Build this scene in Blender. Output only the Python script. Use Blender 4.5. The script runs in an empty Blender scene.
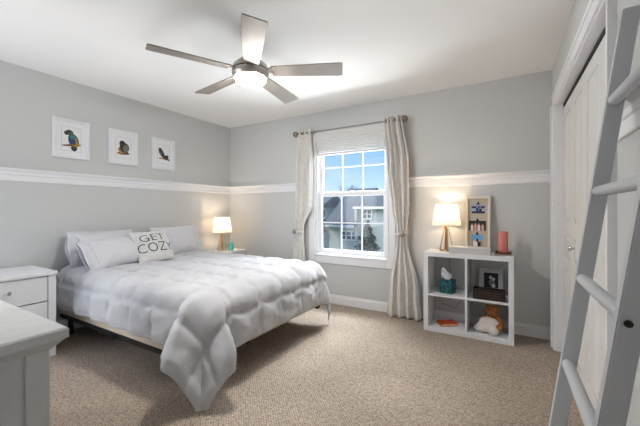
import bpy, bmesh, math, random
from math import sin, cos, pi, radians, sqrt
from mathutils import Vector, Matrix, noise
random.seed(7)
S = bpy.context.scene
COL = S.collection

# ------------------------------------------------------------------ camera
cam_d = bpy.data.cameras.new('camera')
cam = bpy.data.objects.new('camera', cam_d); COL.objects.link(cam)
cam.location = (3.6876, -3.5322, 1.1707)
cam.rotation_euler = (radians(90), 0, radians(30.39))
cam_d.sensor_width = 36.0
cam_d.lens = 317.3 * 36.0 / 640.0
cam_d.shift_y = -2.7 / 640.0
cam_d.clip_start = 0.02
S.camera = cam
VS = S.view_settings
VS.view_transform = 'Standard'; VS.look = 'None'; VS.gamma = 1.0; VS.use_curve_mapping = False
VS.exposure = 2.17

# ------------------------------------------------------------------ world (sky) and daylight
SKY_STRENGTH = 0.29
wd = bpy.data.worlds.new('sky'); S.world = wd; wd.use_nodes = True
nt = wd.node_tree; nt.nodes.clear()
out = nt.nodes.new('ShaderNodeOutputWorld'); bg = nt.nodes.new('ShaderNodeBackground')
tc = nt.nodes.new('ShaderNodeTexCoord'); sep = nt.nodes.new('ShaderNodeSeparateXYZ')
ramp = nt.nodes.new('ShaderNodeValToRGB')
nt.links.new(tc.outputs['Generated'], sep.inputs[0]); nt.links.new(sep.outputs['Z'], ramp.inputs[0])
el = ramp.color_ramp.elements
el[0].position = 0.0; el[0].color = (0.82, 0.89, 0.98, 1)
el[1].position = 1.0; el[1].color = (0.04, 0.16, 0.62, 1)
e = el.new(0.07); e.color = (0.50, 0.70, 0.97, 1)
e = el.new(0.20); e.color = (0.24, 0.46, 0.92, 1)
ns_ = nt.nodes.new('ShaderNodeTexNoise'); ns_.inputs['Scale'].default_value = 5.0; ns_.inputs['Detail'].default_value = 4.0
mp = nt.nodes.new('ShaderNodeMapping'); mp.inputs['Scale'].default_value = (1, 1, 3.5)
nt.links.new(tc.outputs['Generated'], mp.inputs[0]); nt.links.new(mp.outputs[0], ns_.inputs['Vector'])
cr = nt.nodes.new('ShaderNodeValToRGB'); cr.color_ramp.elements[0].position = 0.48; cr.color_ramp.elements[1].position = 0.75
cr.color_ramp.elements[1].color = (0.5, 0.5, 0.5, 1)
nt.links.new(ns_.outputs['Fac'], cr.inputs[0])
mx = nt.nodes.new('ShaderNodeMixRGB'); mx.inputs[2].default_value = (0.85, 0.9, 0.97, 1)
nt.links.new(cr.outputs[0], mx.inputs[0]); nt.links.new(ramp.outputs[0], mx.inputs[1])
nt.links.new(mx.outputs[0], bg.inputs[0]); bg.inputs[1].default_value = SKY_STRENGTH
nt.links.new(bg.outputs[0], out.inputs[0])

def light(name, kind, loc, energy, color=(1, 1, 1), rot=(0, 0, 0), parent=None, **kw):
    d = bpy.data.lights.new(name, kind); d.energy = energy; d.color = color
    for k, v in kw.items(): setattr(d, k, v)
    o = bpy.data.objects.new(name, d); COL.objects.link(o); o.location = loc; o.rotation_euler = rot
    if parent: o.parent = parent
    return o
# hazy sun on the houses across the lawn
light('sun', 'SUN', (-8, -6, 8), 1.6, (1.0, 0.97, 0.92), Vector((0.80, 0.50, -0.45)).to_track_quat('-Z', 'Y').to_euler(), angle=radians(30))
# added area lights outside the window, standing in for skylight and ground bounce
light('sky_fill', 'AREA', (2.03, 1.7, 3.8), 170.0, (0.92, 0.96, 1.0), (radians(-42), 0, 0), shape='RECTANGLE', size=2.4, size_y=1.2)
light('ground_fill', 'AREA', (1.2, 2.5, -0.85), 190.0, (0.94, 0.97, 1.0), (radians(-132), 0, 0), shape='RECTANGLE', size=6.5, size_y=1.5)
# added fill light, shining in through an invented doorway behind the camera
light('hall_fill', 'AREA', (0.1, -4.75, 0.9), 14.0, (0.97, 0.985, 1.0), (radians(96), 0, radians(-46)), shape='RECTANGLE', size=1.6, size_y=1.4)
FAN_GLOW = 42.0
LAMP_POWER = 0.7

# ------------------------------------------------------------------ materials
def lin(c):
    c = c / 255.0
    return c / 12.92 if c <= 0.04045 else ((c + 0.055) / 1.055) ** 2.4
def rgb(t): return (lin(t[0]), lin(t[1]), lin(t[2]), 1)
MATS = {}
def mat(name, c, rough=0.6, metal=0.0, spec=0.4, bump=0.0, bscale=40.0, var=0.0, vscale=6.0, sheen=0.0, detail=3.0):
    if name in MATS: return MATS[name]
    m = bpy.data.materials.new(name); m.use_nodes = True; MATS[name] = m
    n = m.node_tree; b = n.nodes['Principled BSDF']
    b.inputs['Base Color'].default_value = rgb(c); b.inputs['Roughness'].default_value = rough
    b.inputs['Metallic'].default_value = metal; b.inputs['Specular IOR Level'].default_value = spec
    if sheen: b.inputs['Sheen Weight'].default_value = sheen
    t = n.nodes.new('ShaderNodeTexCoord')
    if var:
        a = n.nodes.new('ShaderNodeTexNoise'); a.inputs['Scale'].default_value = vscale; a.inputs['Detail'].default_value = detail
        n.links.new(t.outputs['Object'], a.inputs['Vector'])
        r = n.nodes.new('ShaderNodeValToRGB')
        r.color_ramp.elements[0].position = 0.3; r.color_ramp.elements[1].position = 0.7
        r.color_ramp.elements[0].color = rgb([max(0, x * (1 - var)) for x in c]); r.color_ramp.elements[1].color = rgb([min(255, x * (1 + var)) for x in c])
        n.links.new(a.outputs['Fac'], r.inputs[0]); n.links.new(r.outputs[0], b.inputs['Base Color'])
    if bump:
        a = n.nodes.new('ShaderNodeTexNoise'); a.inputs['Scale'].default_value = bscale; a.inputs['Detail'].default_value = detail
        n.links.new(t.outputs['Object'], a.inputs['Vector'])
        bp = n.nodes.new('ShaderNodeBump'); bp.inputs['Strength'].default_value = bump; bp.inputs['Distance'].default_value = 0.004
        n.links.new(a.outputs['Fac'], bp.inputs['Height']); n.links.new(bp.outputs[0], b.inputs['Normal'])
    return m
def glow(name, c, strength):
    m = bpy.data.materials.new(name); m.use_nodes = True; MATS[name] = m
    b = m.node_tree.nodes['Principled BSDF']; b.inputs['Base Color'].default_value = rgb(c)
    b.inputs['Emission Color'].default_value = rgb(c); b.inputs['Emission Strength'].default_value = strength
    return m
M_wall = mat('wall_paint', (209, 210, 209), 0.85, spec=0.2, bump=0.08, bscale=220)
M_ceil = mat('ceiling_paint', (246, 245, 244), 0.9, spec=0.1, bump=0.35, bscale=160)
M_trim = mat('white_trim', (238, 238, 240), 0.45)
M_door = mat('white_door', (226, 224, 222), 0.5)
M_white = mat('white_lacquer', (232, 233, 236), 0.4, var=0.012, vscale=9)
M_dresser = mat('painted_wood', (208, 210, 212), 0.45, bump=0.12, bscale=30, var=0.02, vscale=14)
M_ladder = mat('grey_white_paint', (196, 198, 202), 0.45)
M_duvet = mat('white_cotton', (197, 198, 202), 0.9, spec=0.15, bump=0.6, bscale=26, sheen=0.15)
M_pill = mat('pillow_cotton', (214, 214, 218), 0.9, spec=0.15, bump=0.6, bscale=22, sheen=0.1)
M_throw = mat('slub_cotton', (216, 216, 215), 0.95, spec=0.1, bump=0.7, bscale=140, var=0.05, vscale=60)
M_ink = mat('dark_print', (48, 50, 54), 0.8)
M_matt = mat('mattress_ticking', (222, 216, 206), 0.9)
M_box = mat('box_spring_fabric', (205, 192, 174), 0.95, bump=0.3, bscale=200)
M_black = mat('black_steel', (26, 25, 26), 0.45, 0.3)
M_steel = mat('brushed_nickel', (190, 184, 178), 0.32, 0.9, var=0.03, vscale=30)
M_dark = mat('dark_gap', (30, 29, 28), 0.8)
M_blade = mat('fan_blade', (140, 132, 126), 0.5, 0.1)
M_gold = mat('brass', (178, 148, 104), 0.35, 0.85)
M_bronze = mat('antique_brass', (142, 112, 88), 0.4, 0.85)
M_pew = mat('pewter', (150, 145, 140), 0.4, 0.85)
M_curt = mat('linen_curtain', (226, 222, 217), 0.95, spec=0.1, bump=0.3, bscale=260, var=0.03, vscale=20)
M_chrome = mat('chrome', (205, 205, 208), 0.18, 1.0)
M_blind = mat('blind_slat', (208, 206, 203), 0.5)

def carpet():
    m = bpy.data.materials.new('berber_carpet'); m.use_nodes = True; n = m.node_tree; b = n.nodes['Principled BSDF']
    b.inputs['Roughness'].default_value = 1.0; b.inputs['Specular IOR Level'].default_value = 0.05
    t = n.nodes.new('ShaderNodeTexCoord'); mp = n.nodes.new('ShaderNodeMapping')
    mp.inputs['Rotation'].default_value = (0, 0, radians(45))
    n.links.new(t.outputs['Object'], mp.inputs[0])
    v = n.nodes.new('ShaderNodeTexVoronoi'); v.inputs['Scale'].default_value = 74; v.inputs['Randomness'].default_value = 0.35
    n.links.new(mp.outputs[0], v.inputs['Vector'])
    ns = n.nodes.new('ShaderNodeTexNoise'); ns.inputs['Scale'].default_value = 45; ns.inputs['Detail'].default_value = 3
    n.links.new(t.outputs['Object'], ns.inputs['Vector'])
    n2 = n.nodes.new('ShaderNodeTexNoise'); n2.inputs['Scale'].default_value = 1.6
    n.links.new(t.outputs['Object'], n2.inputs['Vector'])
    r = n.nodes.new('ShaderNodeValToRGB')
    r.color_ramp.elements[0].position = 0.15; r.color_ramp.elements[0].color = rgb((196, 181, 167))
    r.color_ramp.elements[1].position = 0.75; r.color_ramp.elements[1].color = rgb((122, 109, 97))
    n.links.new(v.outputs['Distance'], r.inputs[0])
    mx = n.nodes.new('ShaderNodeMixRGB'); mx.blend_type = 'OVERLAY'; mx.inputs[0].default_value = 0.4
    n.links.new(r.outputs[0], mx.inputs[1]); n.links.new(ns.outputs['Fac'], mx.inputs[2])
    m2 = n.nodes.new('ShaderNodeMixRGB'); m2.blend_type = 'OVERLAY'; m2.inputs[0].default_value = 0.2
    n.links.new(mx.outputs[0], m2.inputs[1]); n.links.new(n2.outputs['Fac'], m2.inputs[2])
    n.links.new(m2.outputs[0], b.inputs['Base Color'])
    bp = n.nodes.new('ShaderNodeBump'); bp.inputs['Strength'].default_value = 0.8; bp.inputs['Distance'].default_value = 0.006; bp.invert = True
    n.links.new(v.outputs['Distance'], bp.inputs['Height']); n.links.new(bp.outputs[0], b.inputs['Normal'])
    return m
M_carpet = carpet()

def glass_mat(name, tint, refl):
    m = bpy.data.materials.new(name); m.use_nodes = True; n = m.node_tree; n.nodes.clear()
    o = n.nodes.new('ShaderNodeOutputMaterial'); mixs = n.nodes.new('ShaderNodeMixShader')
    tr = n.nodes.new('ShaderNodeBsdfTransparent'); tr.inputs[0].default_value = (*tint, 1)
    gl = n.nodes.new('ShaderNodeBsdfGlossy'); gl.inputs['Roughness'].default_value = 0.02
    mixs.inputs[0].default_value = refl
    n.links.new(tr.outputs[0], mixs.inputs[1]); n.links.new(gl.outputs[0], mixs.inputs[2]); n.links.new(mixs.outputs[0], o.inputs[0])
    return m
M_glass = glass_mat('window_glass', (0.97, 0.985, 0.985), 0.012)
def screen_mat():
    m = bpy.data.materials.new('insect_mesh'); m.use_nodes = True; n = m.node_tree; n.nodes.clear()
    o = n.nodes.new('ShaderNodeOutputMaterial'); mixs = n.nodes.new('ShaderNodeMixShader')
    tr = n.nodes.new('ShaderNodeBsdfTransparent'); df = n.nodes.new('ShaderNodeBsdfDiffuse'); df.inputs[0].default_value = rgb((120, 124, 128))
    mixs.inputs[0].default_value = 0.12
    n.links.new(tr.outputs[0], mixs.inputs[1]); n.links.new(df.outputs[0], mixs.inputs[2]); n.links.new(mixs.outputs[0], o.inputs[0])
    return m
M_screen = screen_mat()
def shade_mat():
    m = bpy.data.materials.new('lamp_linen'); m.use_nodes = True; n = m.node_tree; n.nodes.clear()
    o = n.nodes.new('ShaderNodeOutputMaterial'); mixs = n.nodes.new('ShaderNodeMixShader'); mixs.inputs[0].default_value = 0.42
    df = n.nodes.new('ShaderNodeBsdfDiffuse'); df.inputs[0].default_value = rgb((238, 232, 222))
    tl = n.nodes.new('ShaderNodeBsdfTranslucent'); tl.inputs[0].default_value = rgb((240, 232, 220))
    n.links.new(df.outputs[0], mixs.inputs[1]); n.links.new(tl.outputs[0], mixs.inputs[2])
    n.links.new(mixs.outputs[0], o.inputs[0])
    return m
M_shade = shade_mat()

# ------------------------------------------------------------------ mesh helpers
def MB(): return bmesh.new()
def obj(name, bm, m, parent=None, smooth=False, loc=None, rot=None, mats=None):
    bmesh.ops.recalc_face_normals(bm, faces=bm.faces[:])
    me = bpy.data.meshes.new(name); bm.to_mesh(me); bm.free()
    for mm in (mats or [m]): me.materials.append(mm)
    if smooth is True:
        for p in me.polygons: p.use_smooth = True
    o = bpy.data.objects.new(name, me); COL.objects.link(o)
    if smooth == 'auto':
        try: me.shade_smooth_by_angle = None
        except Exception: pass
        for p in me.polygons: p.use_smooth = True
        w = o.modifiers.new('split', 'EDGE_SPLIT'); w.split_angle = radians(35)
    if parent: o.parent = parent
    if loc is not None: o.location = loc
    if rot is not None: o.rotation_euler = rot
    return o
def tag(o, label, cat, group=None):
    o['label'] = label; o['category'] = cat
    if group: o['group'] = group
    return o
def thing(name, label, cat, loc=(0, 0, 0), rot=(0, 0, 0), group=None):
    o = bpy.data.objects.new(name, None); COL.objects.link(o); o.location = loc; o.rotation_euler = rot
    o.empty_display_size = 0.1
    return tag(o, label, cat, group)
def struct(name, bm=None, m=None, parent=None, **kw):
    if bm is None:
        o = bpy.data.objects.new(name, None); COL.objects.link(o)
    else: o = obj(name, bm, m, parent, **kw)
    if parent is None: o['kind'] = 'structure'
    return o
def dup(root, loc, rot=None, label=None):
    r = root.copy(); COL.objects.link(r); r.location = loc
    if rot is not None: r.rotation_euler = rot
    if label: r['label'] = label
    for ch in list(root.children):
        c = ch.copy(); COL.objects.link(c); c.parent = r
        for g in list(ch.children):
            d = g.copy(); COL.objects.link(d); d.parent = c
    return r
def box(bm, x0, x1, y0, y1, z0, z1, bev=0.0, mi=0, M=None):
    vs = [bm.verts.new((x, y, z)) for x in (x0, x1) for y in (y0, y1) for z in (z0, z1)]
    f = [(0, 1, 3, 2), (4, 6, 7, 5), (0, 4, 5, 1), (2, 3, 7, 6), (0, 2, 6, 4), (1, 5, 7, 3)]
    fs = [bm.faces.new([vs[i] for i in q]) for q in f]
    for q in fs: q.material_index = mi
    if M is not None: bmesh.ops.transform(bm, matrix=M, verts=vs)
    if bev > 0:
        es = list({e for q in fs for e in q.edges})
        r = bmesh.ops.bevel(bm, geom=es, offset=bev, segments=2, profile=0.5, affect='EDGES')
        for q in r['faces']: q.material_index = mi
    return vs
def lathe(bm, prof, c=(0, 0, 0), n=28, cap=True, mi=0, axis='Z', a0=0):
    rings = []
    for r, h in prof:
        ring = []
        for k in range(n):
            a = 2 * pi * k / n + a0
            p = (r * cos(a), r * sin(a), h)
            if axis == 'X': p = (h, r * cos(a), r * sin(a))
            if axis == 'Y': p = (r * cos(a), h, r * sin(a))
            ring.append(bm.verts.new((c[0] + p[0], c[1] + p[1], c[2] + p[2])))
        rings.append(ring)
    for i in range(len(rings) - 1):
        for k in range(n):
            f = bm.faces.new((rings[i][k], rings[i][(k + 1) % n], rings[i + 1][(k + 1) % n], rings[i + 1][k])); f.material_index = mi
    if cap:
        for ring in (rings[0], rings[-1]):
            f = bm.faces.new(ring); f.material_index = mi
    return rings
def tube(bm, pts, r, n=10, cap=True, mi=0, closed=False):
    pts = [Vector(p) for p in pts]; N = len(pts)
    rad = r if isinstance(r, (list, tuple)) else [r] * N
    rings = []; prev = None
    for i, p in enumerate(pts):
        if closed: d = pts[(i + 1) % N] - pts[(i - 1) % N]
        else: d = pts[min(i + 1, N - 1)] - pts[max(i - 1, 0)]
        d.normalize()
        if prev is None:
            a = Vector((0, 0, 1)) if abs(d.z) < 0.9 else Vector((1, 0, 0))
            u = d.cross(a).normalized()
        else: u = (prev - d * prev.dot(d)).normalized()
        prev = u; w = d.cross(u)
        rings.append([bm.verts.new(p + (u * cos(2 * pi * k / n) + w * sin(2 * pi * k / n)) * rad[i]) for k in range(n)])
    m = N if closed else N - 1
    for i in range(m):
        A, B = rings[i], rings[(i + 1) % N]
        for k in range(n):
            f = bm.faces.new((A[k], A[(k + 1) % n], B[(k + 1) % n], B[k])); f.material_index = mi
    if cap and not closed:
        for q in (rings[0], rings[-1]):
            f = bm.faces.new(q); f.material_index = mi
def prism(bm, poly, axis, a, b, mi=0):
    """extrude a 2-D polygon along axis from a to b. poly coords are the two other axes in order"""
    def P(p, t):
        return {'X': (t, p[0], p[1]), 'Y': (p[0], t, p[1]), 'Z': (p[0], p[1], t)}[axis]
    A = [bm.verts.new(P(p, a)) for p in poly]; B = [bm.verts.new(P(p, b)) for p in poly]
    n = len(poly)
    fs = [bm.faces.new(A), bm.faces.new(B[::-1])]
    for i in range(n): fs.append(bm.faces.new((A[i], A[(i + 1) % n], B[(i + 1) % n], B[i])))
    for f in fs: f.material_index = mi
def ellip(bm, c, r, seg=16, ring=10, mi=0, M=None):
    T = Matrix.Translation(c) @ (M or Matrix.Identity(4)) @ Matrix.Diagonal((r[0], r[1], r[2], 1))
    res = bmesh.ops.create_uvsphere(bm, u_segments=seg, v_segments=ring, radius=1.0, matrix=T)
    for v in res['verts']:
        for f in v.link_faces: f.material_index = mi

# ================================================================== ROOM
W, YS, H = 4.045, -3.75, 2.44
WT = 0.14
# window opening
WX0, WX1, WZ0, WZ1 = 1.555, 2.515, 0.60, 2.10
# closet opening
CY0, CY1, CZ = -1.88, -0.25, 2.06

bm = MB(); box(bm, -0.1, W + 0.75, YS - 0.1, 0.1, -0.12, 0.0); struct('floor', bm, M_carpet)
bm = MB(); box(bm, -0.1, W + 0.75, YS - 0.1, 0.1, H, H + 0.1); struct('ceiling', bm, M_ceil)
bm = MB(); box(bm, -WT, 0, YS - WT, WT, 0, H); struct('wall_left', bm, M_wall)
bm = MB()
box(bm, 0, WX0, 0, WT, 0, H); box(bm, WX1, W + 0.75, 0, WT, 0, H)
box(bm, WX0, WX1, 0, WT, 0, WZ0); box(bm, WX0, WX1, 0, WT, WZ1, H); struct('wall_back', bm, M_wall)
bm = MB()
box(bm, W, W + 0.11, YS, CY0, 0, H); box(bm, W, W + 0.11, CY1, 0, 0, H); box(bm, W, W + 0.11, CY0, CY1, CZ, H)
struct('wall_right', bm, M_wall)
bm = MB(); box(bm, W + 0.70, W + 0.75, YS, 0, 0, H); box(bm, W + 0.11, W + 0.70, CY0 - 0.05, CY0, 0, H); struct('wall_closet', bm, M_wall)
bm = MB(); box(bm, 0, 0.06, YS - WT, YS, 0, H); box(bm, 0.94, W + 0.75, YS - WT, YS, 0, H); box(bm, 0.06, 0.94, YS - WT, YS, 2.05, H); struct('wall_front', bm, M_wall)  # unseen doorway gap, added to let the fill light in

# --- chair rail: profile (out, height)
RZ = 1.424
RP = [(0, 0), (0.010, 0), (0.013, 0.006), (0.013, 0.050), (0.020, 0.056), (0.020, 0.078), (0.026, 0.084), (0.036, 0.094), (0.040, 0.098), (0.040, 0.110), (0, 0.110)]
BP = [(0, 0), (0.014, 0), (0.014, 0.085), (0.010, 0.096), (0.008, 0.112), (0, 0.112)]
def rail_left(name, P, z, y0, y1):
    bm = MB(); prism(bm, [(d, z + h) for d, h in P], 'Y', y0, y1); return bm
bm = MB(); prism(bm, [(d, RZ + h) for d, h in RP], 'Y', YS, 0.0); struct('trim_1', bm, M_trim)
bm = MB(); prism(bm, [(-d, RZ + h) for d, h in RP], 'X', 0.0, 1.46); struct('trim_2', bm, M_trim)
bm = MB(); prism(bm, [(-d, RZ + h) for d, h in RP], 'X', 2.61, W); struct('trim_3', bm, M_trim)
bm = MB(); prism(bm, [(W - d, RZ + h) for d, h in RP], 'Y', YS, CY0 - 0.07); struct('trim_4', bm, M_trim)
bm = MB(); prism(bm, [(d, h) for d, h in BP], 'Y', YS, 0.0); struct('baseboard_left', bm, M_trim)
bm = MB(); prism(bm, [(-d, h) for d, h in BP], 'X', 0.0, W); struct('baseboard_back', bm, M_trim)
bm = MB(); prism(bm, [(W - d, h) for d, h in BP], 'Y', YS, CY0 - 0.07); struct('baseboard_right', bm, M_trim)

# --- closet casing (stepped) and jambs
def casing(bm, y0, y1, inner):
    # vertical casing on the right wall, thicker at its outer edge
    box(bm, W - 0.016, W, y0, y1, 0, CZ + 0.0)
    if inner == 'lo': box(bm, W - 0.028, W - 0.016, y1 - 0.024, y1, 0, CZ)
    else: box(bm, W - 0.028, W - 0.016, y0, y0 + 0.024, 0, CZ)
bm = MB(); casing(bm, CY1, CY1 + 0.085, 'lo'); struct('trim_5', bm, M_trim)
bm = MB(); casing(bm, CY0 - 0.07, CY0, 'hi'); struct('trim_6', bm, M_trim)
bm = MB(); box(bm, W - 0.016, W, CY0 - 0.07, CY1 + 0.085, CZ, CZ + 0.085); box(bm, W - 0.023, W - 0.016, CY0 - 0.07, CY1 + 0.085, CZ + 0.060, CZ + 0.085)
struct('trim_7', bm, M_trim)
bm = MB(); box(bm, W - 0.002, W + 0.11, CY1 - 0.012, CY1, 0, CZ); box(bm, W - 0.002, W + 0.11, CY0, CY0 + 0.012, 0, CZ)
box(bm, W - 0.002, W + 0.11, CY0, CY1, CZ - 0.012, CZ); struct('trim_8', bm, M_trim)
bm = MB(); box(bm, W + 0.05, W + 0.085, CY0 + 0.012, CY1 - 0.012, CZ - 0.04, CZ - 0.012); struct('trim_9', bm, M_dark)
# --- four bifold leaves
DX = W + 0.052
span = (CY1 - 0.014) - (CY0 + 0.014); lw = span / 4
for k in range(4):
    y1 = CY1 - 0.014 - k * lw - 0.0015; y0 = y1 - lw + 0.003
    bm = MB(); zt, zb = CZ - 0.045, 0.018
    box(bm, DX + 0.008, DX + 0.035, y0, y1, zb, zt)
    st = 0.075
    panels = [(0.17, 0.70), (0.80, 0.97), (1.08, 1.93)]
    box(bm, DX, DX + 0.008, y0, y0 + st, zb, zt, 0.002); box(bm, DX, DX + 0.008, y1 - st, y1, zb, zt, 0.002)
    zs = [zb] + [v for p in panels for v in p] + [zt]
    for i in range(0, len(zs), 2): box(bm, DX, DX + 0.008, y0 + st, y1 - st, zs[i], zs[i + 1], 0.002)
    for a, b in panels:
        ya, yb = y0 + st + 0.008, y1 - st - 0.008; za, zb2 = a + 0.008, b - 0.008; c = 0.028
        v0 = [bm.verts.new((DX + 0.008, y, z)) for y, z in ((ya, za), (yb, za), (yb, zb2), (ya, zb2))]
        v1 = [bm.verts.new((DX - 0.002, y, z)) for y, z in ((ya + c, za + c), (yb - c, za + c), (yb - c, zb2 - c), (ya + c, zb2 - c))]
        bm.faces.new(v1)
        for i in range(4): bm.faces.new((v0[i], v0[(i + 1) % 4], v1[(i + 1) % 4], v1[i]))
    d = struct('door_%d' % (k + 1), bm, M_door)
    if k in (1, 2):
        bm = MB(); yk = -0.75 if k == 1 else -1.27
        lathe(bm, [(0.008, 0.0), (0.008, -0.014), (0.017, -0.020), (0.019, -0.028), (0.014, -0.036), (0.002, -0.039)], (DX, yk, 0.905), 18, axis='X')
        kn = obj('door_knob', bm, M_chrome, d, smooth='auto'); kn['label'] = 'round chrome knob'

# ================================================================== WINDOW
win = struct('window_1')
bm = MB()
box(bm, WX0 - 0.095, WX0, -0.018, 0, WZ0 - 0.10, WZ1 + 0.09, 0.004); box(bm, WX1, WX1 + 0.095, -0.018, 0, WZ0 - 0.10, WZ1 + 0.09, 0.004)
box(bm, WX0, WX1, -0.018, 0, WZ1, WZ1 + 0.09, 0.003); box(bm, WX0, WX1, -0.018, 0, WZ0 - 0.10, WZ0, 0.003)
for s, x in ((-1, WX0), (1, WX1)): box(bm, min(x, x + s * 0.02), max(x, x + s * 0.02), -0.026, -0.018, WZ0, WZ1, 0.003)
obj('window_casing', bm, M_trim, win)
bm = MB(); box(bm, WX0 - 0.01, WX1 + 0.01, -0.03, 0.02, WZ0 - 0.012, WZ0 + 0.012, 0.005); obj('window_sill', bm, M_trim, win)
bm = MB()
box(bm, WX0, WX0 + 0.02, 0, WT, WZ0, WZ1); box(bm, WX1 - 0.02, WX1, 0, WT, WZ0, WZ1); box(bm, WX0, WX1, 0, WT, WZ1 - 0.02, WZ1); box(bm, WX0, WX1, 0, WT, WZ0 - 0.0, WZ0 + 0.02)
obj('window_jamb', bm, M_trim, win)
def sash(name, y, z0, z1, bot, top):
    x0, x1 = WX0 + 0.02, WX1 - 0.02; st = 0.045
    bm = MB()
    box(bm, x0, x0 + st, y, y + 0.03, z0, z1, 0.003); box(bm, x1 - st, x1, y, y + 0.03, z0, z1, 0.003)
    box(bm, x0 + st, x1 - st, y, y + 0.03, z0, z0 + bot, 0.003); box(bm, x0 + st, x1 - st, y, y + 0.03, z1 - top, z1, 0.003)
    s = obj(name, bm, M_trim, win)
    gx0, gx1, gz0, gz1 = x0 + st, x1 - st, z0 + bot, z1 - top
    bm = MB()
    for k in (1, 2):
        x = gx0 + (gx1 - gx0) * k / 3; box(bm, x - 0.0065, x + 0.0065, y + 0.006, y + 0.024, gz0, gz1)
    zm = (gz0 + gz1) / 2; box(bm, gx0, gx1, y + 0.006, y + 0.024, zm - 0.0065, zm + 0.0065)
    obj('muntin_grid', bm, M_trim, s)
    bm = MB(); box(bm, gx0, gx1, y + 0.013, y + 0.017, gz0, gz1); obj('glass_pane', bm, M_glass, s)
    return gx0, gx1, gz0, gz1
sash('lower_sash', 0.045, 0.62, 1.40, 0.055, 0.05)
sash('upper_sash', 0.080, 1.36, 2.08, 0.05, 0.05)
bm = MB(); box(bm, WX0 + 0.03, WX1 - 0.03, 0.122, 0.123, 0.63, 1.37); sc = obj('insect_screen', bm, M_screen, win)
bm = MB(); box(bm, 2.02, 2.07, 0.03, 0.05, 1.40, 1.418, 0.003); obj('sash_lock', bm, M_trim, win)

# ================================================================== OUTSIDE
GZ = -3.3
M_lawn = mat('lawn', (96, 116, 70), 1.0, spec=0.0, var=0.2, vscale=0.8)
bm = MB(); box(bm, -60, 30, 1.2, 90, GZ - 0.2, GZ); o = struct('ground', bm, M_lawn)
M_side = mat('grey_siding', (176, 184, 180), 0.8)
M_roofm = mat('roof_shingle', (98, 104, 112), 0.9, var=0.12, vscale=7)
M_pane = mat('house_window_glass', (70, 84, 96), 0.1)
M_wtrim = mat('house_white_trim', (238, 240, 240), 0.6)
def siding(bm, x0, x1, y, z0, z1, d):
    z = z0
    while z < z1 - 0.01:
        zz = min(z + 0.2, z1)
        prism(bm, [(y, z), (y - 0.03, z), (y, zz), (y + d, zz), (y + d, z)], 'X', x0, x1); z = zz
def house_window(parent, x, y, z, w, h, n):
    bm = MB()
    fw = w / n
    for k in range(n + 1): box(bm, x + k * fw - 0.06, x + k * fw + 0.06, y - 0.10, y, z, z + h)
    box(bm, x - 0.06, x + w + 0.06, y - 0.10, y, z - 0.06, z + 0.06); box(bm, x - 0.06, x + w + 0.06, y - 0.10, y, z + h - 0.06, z + h + 0.06)
    box(bm, x, x + w, y - 0.08, y, z + h * 0.5 - 0.03, z + h * 0.5 + 0.03)
    f = obj('window_frame', bm, M_wtrim, parent)
    bm = MB(); box(bm, x, x + w, y - 0.05, y - 0.01, z, z + h); obj('pane', bm, M_pane, f)
ho = thing('house', 'grey sided neighbour house with a big shingled roof behind the window', 'house', (0, 0, GZ))
def hz(z): return z - GZ
bm = MB(); siding(bm, -12.0, -2.5, 25.0, 0, hz(-0.35), 6); siding(bm, -9.0, -2.5, 25.2, hz(-0.35), hz(1.45), 5); obj('wall', bm, M_side, ho)
bm = MB()
prism(bm, [(24.4, hz(-0.45)), (24.4, hz(-0.30)), (30.5, hz(3.7)), (31, hz(3.7)), (31, hz(-0.45))], 'X', -12.3, -8.9)
prism(bm, [(24.7, hz(1.35)), (24.7, hz(1.50)), (29.0, hz(3.3)), (31, hz(3.3)), (31, hz(1.35))], 'X', -9.1, -2.2)
obj('roof', bm, M_roofm, ho)
bm = MB(); box(bm, -12.3, -8.9, 24.32, 24.42, hz(-0.50), hz(-0.28)); box(bm, -9.15, -2.2, 24.62, 24.72, hz(1.30), hz(1.52)); box(bm, -9.06, -8.94, 24.9, 25.1, 0, hz(1.4)); obj('fascia', bm, M_wtrim, ho)
house_window(ho, -10.6, 25.0, hz(-1.75), 1.75, 0.85, 3)
house_window(ho, -8.35, 25.2, hz(0.35), 0.95, 0.9, 2)
hl = thing('house', 'far neighbour house half hidden by dark trees at the window left', 'house', (0, 0, GZ))
bm = MB(); siding(bm, -19.5, -15.1, 29, 0, hz(1.6), 6); obj('wall', bm, M_side, hl)
bm = MB(); prism(bm, [(28.4, hz(1.5)), (28.4, hz(1.65)), (32, hz(3.2)), (35.5, hz(1.5))], 'X', -20, -14.8); obj('roof', bm, M_roofm, hl)
house_window(hl, -15.9, 29, hz(0.0), 0.5, 1.4, 1)
dk = thing('deck', 'brown wooden deck below the window left of the grey house', 'deck', (0, 0, GZ))
M_deck = mat('deck_wood', (122, 92, 70), 0.9)
bm = MB(); box(bm, -14.6, -12.6, 24.4, 26.5, hz(-1.05), hz(-0.9)); obj('platform', bm, M_deck, dk)
bm = MB(); box(bm, -14.6, -12.6, 24.4, 24.46, hz(-0.30), hz(-0.22))
for k in range(12): box(bm, -14.6 + k * 0.18, -14.56 + k * 0.18, 24.4, 24.44, hz(-0.9), hz(-0.25))
obj('railing', bm, M_deck, dk)
for k in range(3):
    bm = MB(); x = -14.5 + k * 0.9; box(bm, x, x + 0.12, 24.45, 24.57, 0, hz(-1.05)); obj('post', bm, M_deck, dk)
def leaf_cloud(bm, f, n, size):
    for _ in range(n):
        p = Vector(f()); d = Vector((random.gauss(0, 1), random.gauss(0, 1), random.gauss(0, 1))).normalized()
        e = d.orthogonal().normalized(); s = size * random.uniform(0.6, 1.4)
        v = [bm.verts.new(p + d * s), bm.verts.new(p + e * s * 0.4), bm.verts.new(p - d * s), bm.verts.new(p - e * s * 0.4)]
        bm.faces.new(v)
M_fir = mat('fir_needles', (40, 58, 46), 0.95, var=0.25, vscale=2)
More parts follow.
